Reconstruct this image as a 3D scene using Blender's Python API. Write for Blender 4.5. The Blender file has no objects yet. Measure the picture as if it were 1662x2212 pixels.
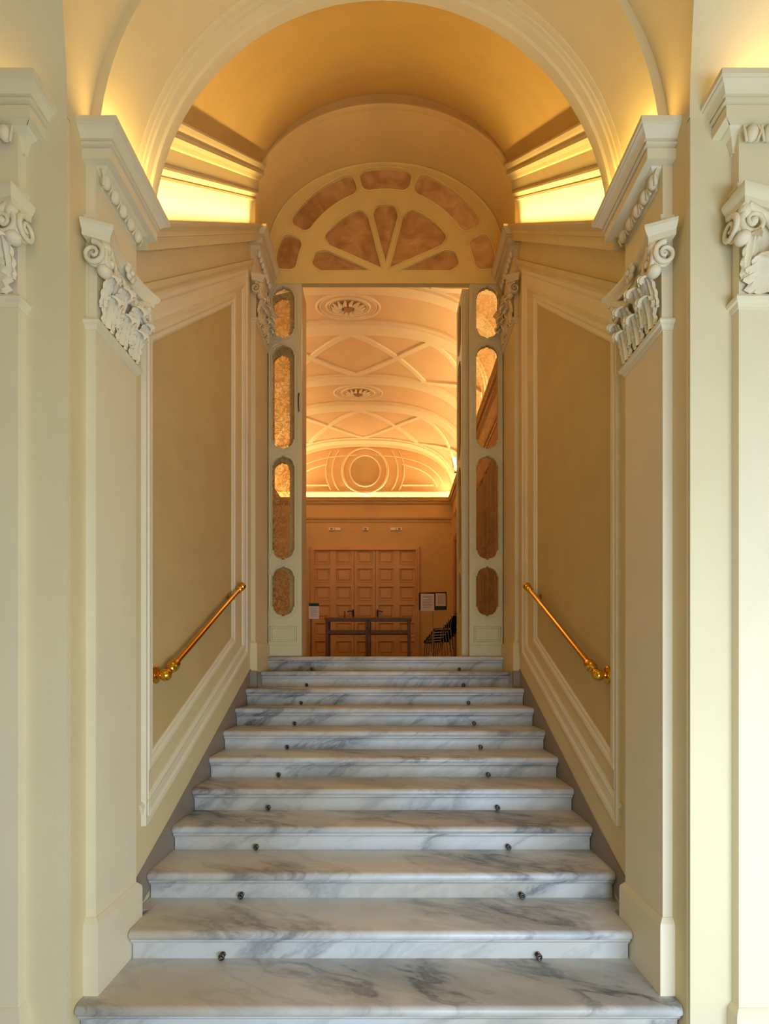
import bpy, bmesh, math, random
from mathutils import Vector, Matrix
from mathutils.geometry import tessellate_polygon
random.seed(7)
PI = math.pi
COL = bpy.context.scene.collection

# ------------------------------------------------------------------ materials
def lin(r, g, b):
    f = lambda c: (c/255/12.92) if c/255 <= 0.04045 else ((c/255+0.055)/1.055)**2.4
    return (f(r), f(g), f(b), 1)

def new_mat(name):
    m = bpy.data.materials.new(name); m.use_nodes = True
    nt = m.node_tree
    return m, nt, nt.nodes['Principled BSDF']

def N(nt, typ, **kw):
    n = nt.nodes.new(typ)
    for k, v in kw.items(): setattr(n, k, v)
    return n

def plaster(name, c, var=0.05, rough=0.75, bump=0.08, scale=3.0):
    m, nt, b = new_mat(name)
    geo = N(nt, 'ShaderNodeNewGeometry')
    n1 = N(nt, 'ShaderNodeTexNoise'); n1.inputs['Scale'].default_value = scale; n1.inputs['Detail'].default_value = 6
    n2 = N(nt, 'ShaderNodeTexNoise'); n2.inputs['Scale'].default_value = 90; n2.inputs['Detail'].default_value = 3
    nt.links.new(geo.outputs['Position'], n1.inputs['Vector']); nt.links.new(geo.outputs['Position'], n2.inputs['Vector'])
    r = N(nt, 'ShaderNodeValToRGB')
    r.color_ramp.elements[0].position = 0.3; r.color_ramp.elements[1].position = 0.7
    r.color_ramp.elements[0].color = tuple(x*(1-var) for x in c[:3])+(1,)
    r.color_ramp.elements[1].color = tuple(min(1, x*(1+var)) for x in c[:3])+(1,)
    nt.links.new(n1.outputs['Fac'], r.inputs['Fac']); nt.links.new(r.outputs['Color'], b.inputs['Base Color'])
    bp = N(nt, 'ShaderNodeBump'); bp.inputs['Strength'].default_value = bump; bp.inputs['Distance'].default_value = 0.01
    nt.links.new(n2.outputs['Fac'], bp.inputs['Height']); nt.links.new(bp.outputs['Normal'], b.inputs['Normal'])
    b.inputs['Roughness'].default_value = rough
    return m

def metal(name, c, rough=0.25, met=1.0):
    m, nt, b = new_mat(name)
    n1 = N(nt, 'ShaderNodeTexNoise'); n1.inputs['Scale'].default_value = 20
    r = N(nt, 'ShaderNodeMapRange'); r.inputs['To Min'].default_value = rough*0.8; r.inputs['To Max'].default_value = rough*1.3
    nt.links.new(n1.outputs['Fac'], r.inputs['Value']); nt.links.new(r.outputs['Result'], b.inputs['Roughness'])
    b.inputs['Base Color'].default_value = c; b.inputs['Metallic'].default_value = met
    return m

def marble(name):
    m, nt, b = new_mat(name)
    L = nt.links.new
    geo = N(nt, 'ShaderNodeNewGeometry'); oi = N(nt, 'ShaderNodeObjectInfo')
    mp = N(nt, 'ShaderNodeMapping'); mp.inputs['Rotation'].default_value = (0.5, 0.3, 0.45)
    add = N(nt, 'ShaderNodeVectorMath', operation='ADD'); sc = N(nt, 'ShaderNodeVectorMath', operation='SCALE')
    cx = N(nt, 'ShaderNodeCombineXYZ')
    for i in range(3): L(oi.outputs['Random'], cx.inputs[i])
    L(cx.outputs[0], sc.inputs[0]); sc.inputs['Scale'].default_value = 9.0
    L(geo.outputs['Position'], add.inputs[0]); L(sc.outputs[0], add.inputs[1]); L(add.outputs[0], mp.inputs['Vector'])
    st = N(nt, 'ShaderNodeVectorMath', operation='MULTIPLY'); st.inputs[1].default_value = (0.45, 2.0, 1.3)
    L(mp.outputs[0], st.inputs[0])
    # warp
    nw = N(nt, 'ShaderNodeTexNoise'); nw.inputs['Scale'].default_value = 1.6; nw.inputs['Detail'].default_value = 5
    L(st.outputs[0], nw.inputs['Vector'])
    ws = N(nt, 'ShaderNodeVectorMath', operation='MULTIPLY_ADD'); ws.inputs[1].default_value = (0.9, 0.9, 0.9)
    L(nw.outputs['Color'], ws.inputs[0]); L(st.outputs[0], ws.inputs[2])
    # fine veins = ridge of noise
    nv = N(nt, 'ShaderNodeTexNoise'); nv.inputs['Scale'].default_value = 1.7; nv.inputs['Detail'].default_value = 8; nv.inputs['Roughness'].default_value = 0.62
    L(ws.outputs[0], nv.inputs['Vector'])
    s1 = N(nt, 'ShaderNodeMath', operation='SUBTRACT'); s1.inputs[1].default_value = 0.5; L(nv.outputs['Fac'], s1.inputs[0])
    a1 = N(nt, 'ShaderNodeMath', operation='ABSOLUTE'); L(s1.outputs[0], a1.inputs[0])
    rv = N(nt, 'ShaderNodeMapRange'); rv.inputs['From Min'].default_value = 0.0; rv.inputs['From Max'].default_value = 0.055
    rv.inputs['To Min'].default_value = 1; rv.inputs['To Max'].default_value = 0; L(a1.outputs[0], rv.inputs['Value'])
    # cloudy grey masses
    nc = N(nt, 'ShaderNodeTexNoise'); nc.inputs['Scale'].default_value = 1.1; nc.inputs['Detail'].default_value = 7; nc.inputs['Roughness'].default_value = 0.6
    L(ws.outputs[0], nc.inputs['Vector'])
    rc = N(nt, 'ShaderNodeMapRange'); rc.inputs['From Min'].default_value = 0.48; rc.inputs['From Max'].default_value = 0.78; L(nc.outputs['Fac'], rc.inputs['Value'])
    # veins are stronger inside the clouds
    mu = N(nt, 'ShaderNodeMath', operation='MULTIPLY_ADD'); L(rv.outputs[0], mu.inputs[0]); 
    vv = N(nt, 'ShaderNodeMath', operation='MULTIPLY_ADD'); L(rc.outputs[0], vv.inputs[0]); vv.inputs[1].default_value = 1.0; vv.inputs[2].default_value = 0.16
    L(vv.outputs[0], mu.inputs[1]); mu.inputs[2].default_value = 0
    warm = N(nt, 'ShaderNodeTexNoise'); warm.inputs['Scale'].default_value = 0.9; warm.inputs['Detail'].default_value = 4; L(mp.outputs[0], warm.inputs['Vector'])
    base = N(nt, 'ShaderNodeMix', data_type='RGBA'); base.inputs[6].default_value = lin(218, 217, 214); base.inputs[7].default_value = lin(200, 190, 174)
    wr = N(nt, 'ShaderNodeMapRange'); wr.inputs['From Min'].default_value = 0.4; wr.inputs['From Max'].default_value = 0.65; L(warm.outputs['Fac'], wr.inputs['Value'])
    L(wr.outputs[0], base.inputs[0])
    m1 = N(nt, 'ShaderNodeMix', data_type='RGBA'); m1.inputs[7].default_value = lin(122, 124, 126); L(base.outputs[2], m1.inputs[6])
    rc2 = N(nt, 'ShaderNodeMath', operation='MULTIPLY'); rc2.inputs[1].default_value = 0.85; L(rc.outputs[0], rc2.inputs[0]); L(rc2.outputs[0], m1.inputs[0])
    m2 = N(nt, 'ShaderNodeMix', data_type='RGBA'); m2.inputs[7].default_value = lin(84, 86, 90); L(m1.outputs[2], m2.inputs[6]); L(mu.outputs[0], m2.inputs[0])
    L(m2.outputs[2], b.inputs['Base Color'])
    b.inputs['Roughness'].default_value = 0.38
    return m

def etched_glass(name, tint, amount):
    m, nt, b = new_mat(name); L = nt.links.new
    geo = N(nt, 'ShaderNodeNewGeometry')
    nz = N(nt, 'ShaderNodeTexNoise'); nz.inputs['Scale'].default_value = 14; nz.inputs['Detail'].default_value = 2; nz.inputs['Distortion'].default_value = 2.6
    L(geo.outputs['Position'], nz.inputs['Vector'])
    r = N(nt, 'ShaderNodeMapRange'); r.inputs['From Min'].default_value = 0.48; r.inputs['From Max'].default_value = 0.54
    r.inputs['To Min'].default_value = 0.04; r.inputs['To Max'].default_value = amount; L(nz.outputs['Fac'], r.inputs['Value'])
    tr = N(nt, 'ShaderNodeBsdfTransparent'); tr.inputs['Color'].default_value = tint
    gl = N(nt, 'ShaderNodeBsdfGlossy'); gl.inputs['Roughness'].default_value = 0.05
    tl = N(nt, 'ShaderNodeBsdfTranslucent'); tl.inputs['Color'].default_value = lin(240, 215, 165)
    df = N(nt, 'ShaderNodeBsdfDiffuse'); df.inputs['Color'].default_value = lin(215, 190, 140)
    ms = N(nt, 'ShaderNodeMixShader'); ms.inputs[0].default_value = 0.06; L(tr.outputs[0], ms.inputs[1]); L(gl.outputs[0], ms.inputs[2])
    md = N(nt, 'ShaderNodeMixShader'); md.inputs[0].default_value = 0.4; L(tl.outputs[0], md.inputs[1]); L(df.outputs[0], md.inputs[2])
    mx = N(nt, 'ShaderNodeMixShader'); L(r.outputs[0], mx.inputs[0]); L(ms.outputs[0], mx.inputs[1]); L(md.outputs[0], mx.inputs[2])
    L(mx.outputs[0], nt.nodes['Material Output'].inputs['Surface'])
    return m

def frosted(name):
    m, nt, b = new_mat(name); L = nt.links.new
    geo = N(nt, 'ShaderNodeNewGeometry')
    nz = N(nt, 'ShaderNodeTexNoise'); nz.inputs['Scale'].default_value = 5; nz.inputs['Detail'].default_value = 6; nz.inputs['Distortion'].default_value = 1.2
    L(geo.outputs['Position'], nz.inputs['Vector'])
    rp = N(nt, 'ShaderNodeValToRGB'); rp.color_ramp.elements[0].position = 0.35; rp.color_ramp.elements[1].position = 0.72
    rp.color_ramp.elements[0].color = lin(168, 130, 84); rp.color_ramp.elements[1].color = lin(205, 168, 120); L(nz.outputs['Fac'], rp.inputs['Fac'])
    tl = N(nt, 'ShaderNodeBsdfTranslucent'); df = N(nt, 'ShaderNodeBsdfDiffuse'); L(rp.outputs[0], tl.inputs['Color']); L(rp.outputs[0], df.inputs['Color'])
    md = N(nt, 'ShaderNodeMixShader'); md.inputs[0].default_value = 0.6; L(tl.outputs[0], md.inputs[1]); L(df.outputs[0], md.inputs[2])
    L(md.outputs[0], nt.nodes['Material Output'].inputs['Surface'])
    return m

M = {}
M['wall'] = plaster('cream wall plaster', lin(226, 206, 158), 0.03)
M['front'] = plaster('pale front wall plaster', lin(230, 214, 176), 0.02)
M['white'] = plaster('off white stucco', lin(236, 222, 188), 0.025, 0.65)
M['ornament'] = plaster('stucco ornament', lin(238, 224, 192), 0.05, 0.7, 0.15, 12)
M['panel'] = plaster('tan wall panel', lin(204, 178, 120), 0.05, 0.7, 0.15)
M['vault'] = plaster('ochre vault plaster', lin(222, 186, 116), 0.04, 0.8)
M['marble'] = marble('veined carrara marble')
M['skirt'] = plaster('grey brown painted skirting', lin(148, 132, 114), 0.05, 0.6)
M['brass'] = metal('polished brass', lin(226, 172, 62), 0.16)
M['bronze'] = metal('dark bronze', lin(96, 86, 76), 0.35, 0.9)
M['doorpaint'] = plaster('grey cream door paint', lin(210, 198, 156), 0.03, 0.5, 0.04)
M['fan'] = plaster('cream window paint', lin(228, 200, 124), 0.03, 0.5, 0.04)
M['glass'] = etched_glass('etched glass', (0.95, 0.88, 0.75, 1), 0.55)
M['glass_dark'] = etched_glass('faintly etched glass', (0.85, 0.74, 0.58, 1), 0.25)
M['frost'] = frosted('amber frosted glass')
M['hallwall'] = plaster('orange hall plaster', lin(206, 172, 120), 0.04)
M['hallvault'] = plaster('peach vault plaster', lin(230, 190, 134), 0.04)
M['hallrib'] = plaster('cream vault rib', lin(240, 214, 164), 0.03)
M['halldoor'] = plaster('ochre panelled door', lin(206, 162, 112), 0.05, 0.5)
M['hallfloor'] = plaster('brown hall floor', lin(120, 84, 52), 0.1, 0.3)
M['wood'] = plaster('dark grey brown wood', lin(108, 92, 86), 0.15, 0.5, 0.1, 8)
M['black'] = plaster('black board', lin(30, 26, 22), 0.1, 0.5)
M['seat'] = plaster('black seat vinyl', lin(15, 13, 13), 0.1, 0.65)
M['chrome'] = metal('steel tube', lin(170, 165, 160), 0.25)
M['paper'] = plaster('white paper', lin(236, 224, 214), 0.02, 0.8, 0.0)
M['green'] = plaster('green strip', lin(22, 60, 40), 0.05, 0.6, 0.0)
M['ink'] = plaster('grey print', lin(150, 135, 125), 0.05, 0.8, 0.0)
M['plastic'] = plaster('white plastic', lin(235, 228, 212), 0.02, 0.4, 0.0)
M['curtain'] = plaster('olive brown curtain', lin(150, 112, 62), 0.2, 0.8, 0.1, 4)
M['carved'] = plaster('brown carved stucco', lin(176, 124, 72), 0.1, 0.7, 0.3, 10)

# ------------------------------------------------------------------ mesh builder
class MB:
    def __init__(s, mirror=False): s.v = []; s.f = []; s.mir = mirror; s.mat = None
    def add(s, vs, fs):
        o = len(s.v)
        for p in vs:
            p = Vector(p)
            if s.mat is not None: p = s.mat @ p
            s.v.append(p)
        s.f += [tuple(i+o for i in f) for f in fs]
    def box(s, x0, x1, y0, y1, z0, z1):
        v = [(x, y, z) for x in (x0, x1) for y in (y0, y1) for z in (z0, z1)]
        s.add(v, [(0,1,3,2),(4,6,7,5),(0,4,5,1),(2,3,7,6),(0,2,6,4),(1,5,7,3)])
    def loft(s, rings, closed=True, caps=True):
        n = len(rings[0]); vs = [p for r in rings for p in r]; fs = []
        for i in range(len(rings)-1):
            for j in range(n if closed else n-1):
                a = i*n+j; b = i*n+(j+1) % n
                fs.append((a, b, b+n, a+n))
        if caps and closed:
            fs.append(tuple(range(n-1, -1, -1))); fs.append(tuple(range((len(rings)-1)*n, len(rings)*n)))
        s.add(vs, fs)
    def prism(s, poly, axis, a0, a1):
        def mk(p, a):
            if axis == 'x': return (a, p[0], p[1])
            if axis == 'y': return (p[0], a, p[1])
            return (p[0], p[1], a)
        s.loft([[mk(p, a0) for p in poly], [mk(p, a1) for p in poly]])
    def tube(s, path, r, seg=10, closed=False):
        path = [Vector(p) for p in path]; n = len(path)
        rr = r if isinstance(r, (list, tuple)) else [r]*n
        rings = []; up = None
        for i, p in enumerate(path):
            if closed: t = (path[(i+1) % n]-path[i-1])
            else: t = path[min(i+1, n-1)]-path[max(i-1, 0)]
            t.normalize()
            if up is None:
                up = Vector((0, 0, 1)) if abs(t.z) < 0.9 else Vector((1, 0, 0))
            sd = t.cross(up)
            if sd.length < 1e-5: sd = t.orthogonal()
            sd.normalize(); up = sd.cross(t).normalized()
            rings.append([p+sd*math.cos(2*PI*k/seg)*rr[i]+up*math.sin(2*PI*k/seg)*rr[i] for k in range(seg)])
        if closed: rings.append(rings[0])
        s.loft(rings, caps=not closed)
    def sphere(s, c, r, seg=14, rg=9, sc=(1, 1, 1)):
        c = Vector(c); rings = []
        for i in range(rg+1):
            a = PI*i/rg
            rr = max(math.sin(a), 1e-3)
            rings.append([c+Vector((r*sc[0]*rr*math.cos(2*PI*k/seg), r*sc[1]*rr*math.sin(2*PI*k/seg), -r*sc[2]*math.cos(a))) for k in range(seg)])
        s.loft(rings)
    def lathe(s, c, axis, prof, seg=20):
        # prof: list of (radius, along)
        c = Vector(c); axis = Vector(axis).normalized(); u = axis.orthogonal().normalized(); w = axis.cross(u)
        s.loft([[c+axis*h+(u*math.cos(2*PI*k/seg)+w*math.sin(2*PI*k/seg))*max(r, 1e-4) for k in range(seg)] for r, h in prof])
    def sweep(s, path, prof, nrm, sgn=1, closed=False):
        path = [Vector(p) for p in path]; nrm = Vector(nrm).normalized(); n = len(path); rings = []
        def side(a, b):
            t = (b-a).normalized(); return t.cross(nrm).normalized()*sgn
        for i in range(n):
            if closed: s0 = side(path[i-1], path[i]); s1 = side(path[i], path[(i+1) % n])
            else:
                s0 = side(path[max(i-1, 0)], path[max(i, 1)]); s1 = side(path[min(i, n-2)], path[min(i+1, n-1)])
            m = (s0+s1)/(1+s0.dot(s1))
            rings.append([path[i]+m*a+nrm*b for a, b in prof])
        if closed: rings.append(rings[0])
        s.loft(rings, caps=not closed)
    def flat(s, outer, holes, fn, d0, d1):
        # polygon with holes in 2-D, mapped by fn(u, v, d), given thickness d0..d1
        cs = [[Vector((p[0], p[1], 0)) for p in outer]]+[[Vector((p[0], p[1], 0)) for p in h] for h in holes]
        tri = tessellate_polygon(cs)
        al = [p for c in cs for p in c]; n = len(al)
        vs = [fn(p.x, p.y, d0) for p in al]+[fn(p.x, p.y, d1) for p in al]
        fs = [tuple(t) for t in tri]+[tuple(i+n for i in reversed(t)) for t in tri]
        o = 0
        for c in cs:
            k = len(c)
            for i in range(k):
                a = o+i; b = o+(i+1) % k; fs.append((a, b, b+n, a+n))
            o += k
        s.add(vs, fs)
    def build(s, name, mat, parent=None, smooth=None):
        me = bpy.data.meshes.new(name)
        vs = [(-p.x, p.y, p.z) for p in s.v] if s.mir else [tuple(p) for p in s.v]
        me.from_pydata(vs, [], s.f); 
        bm = bmesh.new(); bm.from_mesh(me)
        bmesh.ops.remove_doubles(bm, verts=bm.verts, dist=1e-5)
        bmesh.ops.recalc_face_normals(bm, faces=bm.faces)
        bm.to_mesh(me); bm.free()
        me.materials.append(mat)
        if smooth:
            for p in me.polygons: p.use_smooth = True
            if smooth < 180: me.set_sharp_from_angle(angle=math.radians(smooth))
        o = bpy.data.objects.new(name, me); COL.objects.link(o)
        if parent is not None: o.parent = parent
        return o

def tag(o, label, cat, group=None, kind=None):
    o['label'] = label; o['category'] = cat
    if group: o['group'] = group
    if kind: o['kind'] = kind
    return o
def thing(name, label, cat, group=None, kind=None, loc=(0, 0, 0)):
    o = bpy.data.objects.new(name, None); COL.objects.link(o); o.empty_display_size = 0.1
    o.location = loc
    return tag(o, label, cat, group, kind)
def struct(mb, name, mat, label, cat, smooth=None):
    return tag(mb.build(name, mat, None, smooth), label, cat, None, 'structure')
def part(mb, name, mat, parent, smooth=None, label=None):
    o = mb.build(name, mat, parent, smooth)
    if parent.location.length: o.matrix_parent_inverse = Matrix.Translation(-parent.location)
    if label: o['label'] = label
    return o
_tn = [0]
def trim():
    _tn[0] += 1; return 'trim_%d' % _tn[0]

def dup(root, dx, label):
    r = root.copy(); COL.objects.link(r); r.location = root.location+Vector(dx); r['label'] = label
    for ch in list(root.children):
        c = ch.copy(); COL.objects.link(c); c.parent = r
        for g in ch.children:
            d = g.copy(); COL.objects.link(d); d.parent = c
    return r

# ------------------------------------------------------------------ main dimensions
EYE = 1.654; F = 1108.0
T = 0.33; R = 0.158
XW = 1.335; XP = 1.29
PF0, PF1 = 2.334, 2.705           # outer pilaster
PI0, PI1 = 5.10, 5.60             # inner pilaster
DF = 2.20                          # front wall face
DDOOR = 5.62
SL = 0.85                          # rake of cornice and vault
rake = lambda d: 4.08+SL*(d-2.80)
ztop = lambda k: R*(12-k)
dnose = lambda k: 2.23+T*(11-k)
ZL = ztop(1)                       # hall floor
SIDES = ((-1, 'left'), (1, 'right'))

# ------------------------------------------------------------------ staircase
stair = thing('marble_staircase', 'flight of grey veined white marble steps rising between cream walls to glazed doors', 'stairs')
def nosing(dn, zt, back):
    p = [(back, zt), (dn+0.024, zt)]
    for i in range(1, 8):
        a = PI/2+PI*i/8; p.append((dn+0.024+0.024*math.cos(a), zt-0.024+0.024*math.sin(a)))
    p += [(dn+0.024, zt-0.048), (back, zt-0.048)]
    return p
for k in range(1, 12):
    half = {1: 1.285, 2: 1.268, 10: 1.268, 11: 1.334}.get(k, 1.331)
    dn, zt = dnose(k), ztop(k); back = dn+T+0.06 if k > 1 else 5.95
    mb = MB()
    full = nosing(dn, zt, back); shy = nosing(dn+0.018, zt-0.001, back)
    mb.loft([[(x, p[0], p[1]) for p in q] for x, q in ((-half, shy), (-half+0.006, nosing(dn+0.006, zt, back)), (-half+0.02, full), (half-0.02, full), (half-0.006, nosing(dn+0.006, zt, back)), (half, shy))])
    if k == 10:
        for s in (-1, 1): mb.box(s*1.268, s*1.331, 2.80, back, zt-0.048, zt)
    part(mb, 'tread', M['marble'], stair, 40)
    mb = MB()
    zb = ztop(k+1) if k < 11 else 0.0
    zb = zb-0.02 if k < 11 else zb
    rp = [(dn+0.05, zb), (dn+0.05, zt-0.083), (dn+0.042, zt-0.079), (dn+0.042, zt-0.074), (dn+0.034, zt-0.070), (dn+0.024, zt-0.058), (dn+0.024, zt-0.046), (dn+0.10, zt-0.046), (dn+0.10, zb)]
    mb.prism(rp, 'x', -half+0.008, half-0.008)
    part(mb, 'riser', M['marble'], stair, 30)
for k in range(1, 11):             # carpet rod eyes at the foot of each riser
    for s in (-1, 1):
        mb = MB(); c = Vector((s*0.80, dnose(k)+0.05, ztop(k+1)+0.022))
        mb.lathe(c, (0, -1, 0), [(0.014, 0), (0.014, 0.006), (0.008, 0.008), (0.008, 0.02)], 12)
        ring = [c+Vector((0.011*math.cos(a), -0.03, 0.013*math.sin(a))) for a in [2*PI*i/14 for i in range(14)]]
        mb.tube(ring, 0.0055, 8, closed=True)
        part(mb, 'carpet_rod_eye', M['bronze'], stair, 60)

# ------------------------------------------------------------------ floors, front room
mb = MB(); mb.box(-3.6, 3.6, -4.2, 2.30, -0.1, 0.0)
struct(mb, 'floor', M['marble'], 'pale stone floor of the front room at the foot of the stairs', 'floor')
mb = MB(); mb.box(-3.0, 1.8, 5.92, 13.1, ZL-0.1, ZL)
struct(mb, 'floor.001', M['hallfloor'], 'brown floor of the hall beyond the glazed doors', 'floor')

# front wall with the stair opening; above the springing it bends forward into the room's vault
ZS = 4.0; A_R = 3.1; H_R = 1.335
fwd = lambda h: A_R*(1-math.sqrt(max(0, 1-(h/H_R)**2)))
mb = MB()
for s in (-1, 1):
    mb.box(s*(XW+0.002), s*3.6, DF, DF+0.02, 0, ZS+0.0)
struct(mb, 'wall_front', M['front'], 'pale front wall either side of the stair opening', 'wall')
mb = MB()
rows = [H_R*math.sin(PI/2*i/24) for i in range(25)]
for s in (-1, 1):
    rings = []
    for h in rows:
        xe = XW*math.sqrt(max(0, 1-(h/H_R)**2)); d = DF-fwd(h)
        rings.append([(s*(xe+(3.6-xe)*j/6), d, ZS+h) for j in range(7)])
    mb.loft(rings, closed=False)
# rear half of the front room vault
rings = []
for i in range(25):
    h = rows[i]; rings.append([(-3.6, -4.0+fwd(h), ZS+h), (3.6, -4.0+fwd(h), ZS+h)])
mb.loft(rings, closed=False)
struct(mb, 'ceiling', M['front'], 'pale curved ceiling of the front room above the piers', 'ceiling', 60)
# soffit of the opening running back from the bent wall to the first arch band
mb = MB(); rings = []
for i in range(49):
    a = PI*i/48; h = XW*math.sin(a)*0.999; x = -XW*math.cos(a)
    rings.append([(x, DF-fwd(h), ZS+h), (x, PF0+0.02, ZS+h)])
mb.loft(rings, closed=False)
struct(mb, 'ceiling.001', M['wall'], 'narrow curved soffit in front of the first arch band', 'ceiling', 60)
mb = MB()
for s in (-1, 1): mb.box(s*3.6, s*3.7, -4.2, DF+0.1, 0, 5.5)
struct(mb, 'wall_back', M['front'], 'pale side walls of the front room behind the photographer', 'wall')
mb = MB(); mb.box(-3.7, -1.4, -4.1, -4.0, 0, 5.5); mb.box(3.2, 3.7, -4.1, -4.0, 0, 5.5); mb.box(-1.4, 3.2, -4.1, -4.0, 3.1, 5.5)
struct(mb, 'wall_back.001', M['front'], 'pale rear wall with wide doorway letting daylight in', 'wall')

# ------------------------------------------------------------------ passage walls
for s, nm in SIDES:
    mb = MB(s > 0)
    poly = [(DF+0.021, 0.0), (5.95, 0.0), (5.95, 6.3), (5.10, 6.3), (5.10, rake(5.1)+0.30), (2.76, rake(2.76)+0.30), (2.76, ZS+0.02), (DF+0.021, ZS+0.02)]
    mb.prism(poly, 'x', -XW-0.15, -XW)
    struct(mb, 'wall_'+nm, M['wall'], 'cream %s wall of the stair passage with moulded panel' % nm, 'wall')
    # tan field
    P = lambda d, z, x=-XW: (x, d, z)
    bot = lambda d, o: 0.0+o+0.49*(d-2.93)
    top = lambda d, o: o+SL*(d-2.93)
    fld = [(2.945, bot(2.945, 1.10)), (4.50, bot(4.50, 1.10)), (4.50, top(4.50, 3.52)), (2.945, top(2.945, 3.52))]
    mb = MB(s > 0); mb.prism(fld, 'x', -XW-0.01, -XW+0.004)
    struct(mb, trim(), M['panel'], 'tan plaster field inside the %s wall panel above the handrail' % nm, 'wall panel')
    # inner frame
    def frame(d0, d1, ob, ot, prof, lab, mat=M['white']):
        path = [P(d0, bot(d0, ob)), P(d1, bot(d1, ob)), P(d1, top(d1, ot)), P(d0, top(d0, ot))]
        mb = MB(s > 0); mb.sweep(path, prof, (1, 0, 0), 1, closed=True)
        struct(mb, trim(), mat, lab, 'moulding')
    inner = [(-0.012, -0.01), (-0.012, 0.010), (0.0, 0.016), (0.020, 0.014), (0.032, 0.022), (0.052, 0.024), (0.06, 0.012), (0.066, -0.01)]
    frame(2.955, 4.47, 1.13, 3.50, inner, 'inner white moulding around the tan panel on the %s wall' % nm)
    outer = [(-0.115, -0.01), (-0.115, 0.008), (-0.09, 0.020), (-0.07, 0.012), (-0.02, 0.012), (-0.005, 0.022), (0.018, 0.024), (0.026, 0.010), (0.034, -0.01)]
    # outer frame: wide at the foot and far side, narrow beside the front pilaster
    po = [P(2.875, bot(2.875, 0.80)), P(4.90, bot(4.90, 0.80)), P(4.90, top(4.90, 3.73)), P(2.875, top(2.875, 3.73))]
    mb = MB(s > 0); rings = []
    nar = [(a*0.28 if a < 0 else a*0.8, b) for a, b in outer]
    # far + foot + head with the wide profile
    mb.sweep([P(2.875, bot(2.875, 0.80)), po[1], po[2], P(2.875, top(2.875, 3.73))], outer, (1, 0, 0), 1)
    mb.sweep([P(2.875, top(2.875, 3.76)), P(2.875, bot(2.875, 0.78))], nar, (1, 0, 0), 1)
    struct(mb, trim(), M['white'], 'broad outer moulding framing the panel on the %s wall' % nm, 'moulding')
    # architrave line under the frieze
    mb = MB(s > 0)
    mb.sweep([P(2.76, top(2.76, 3.80)), P(5.13, top(5.13, 3.80))], [(-0.05, -0.01), (-0.05, 0.012), (-0.02, 0.02), (0.0, 0.032), (0.03, 0.036), (0.03, -0.01)], (1, 0, 0), -1)
    struct(mb, trim(), M['wall'], 'sloping architrave moulding high on the %s wall' % nm, 'moulding')
    # sloping cornice
    cor = [(0.0, -0.02), (0.0, 0.085), (0.055, 0.085), (0.055, 0.09), (0.068, 0.09), (0.072, 0.10), (0.082, 0.10), (0.10, 0.105), (0.13, 0.125), (0.145, 0.132), (0.165, 0.135), (0.165, 0.12), (0.15, 0.12), (0.15, -0.02)]
    mb = MB(s > 0)
    mb.sweep([P(2.765, rake(2.765)-0.165), P(5.135, rake(5.135)-0.165)], [(a*0.762, b) for a, b in cor], (1, 0, 0), -1)
    struct(mb, trim(), M['wall'], 'sloping cornice on the %s wall hiding the cove light' % nm, 'cornice')
    # grey skirting along the steps
    mb = MB(s > 0)
    sk = [(2.775, 0.30), (2.775, 0.482), (3.22, 0.690), (5.06, 1.604), (5.10, 1.612), (5.10, 1.20)]
    mb.prism(sk, 'x', -XW-0.01, -XW+0.007)
    mb.box(-XW-0.01, -1.264, 5.045, 5.098, ztop(3), 1.586)
    struct(mb, 'baseboard_'+nm, M['skirt'], 'grey brown skirting climbing beside the steps on the %s' % nm, 'skirting')

# ------------------------------------------------------------------ arches and vault of the passage
def archpts(rx, ry, zc, zb=None, n=48):
    p = []
    if zb is not None: p.append((-rx, zb))
    for i in range(n+1):
        a = PI*i/n; p.append((-rx*math.cos(a), zc+ry*math.sin(a)))
    if zb is not None: p.append((rx, zb))
    return p
# first arch band and its moulded archivolt
mb = MB()
ring = lambda r, d: [(x, d, z) for x, z in archpts(r, r*1.03, ZS)]
mb.loft([ring(1.42, 2.352), ring(1.30, 2.352), ring(XP, 2.355), ring(XP, 2.66)], closed=False, caps=False)
struct(mb, trim(), M['wall'], 'broad plain arch band over the nearest pilasters', 'arch', 50)
mb = MB()
pr = [(1.296, 2.655), (1.288, 2.662), (1.282, 2.68), (1.282, 2.686), (1.275, 2.690), (1.272, 2.704), (1.262, 2.708), (1.258, 2.724), (1.254, 2.74), (1.243, 2.75), (1.24, 2.765), (1.24, 2.80), (1.33, 2.80)]
mb.loft([ring(r, d) for r, d in pr], closed=False, caps=False)
struct(mb, trim(), M['wall'], 'moulded archivolt ring at the mouth of the sloping vault', 'arch', 25)
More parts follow.
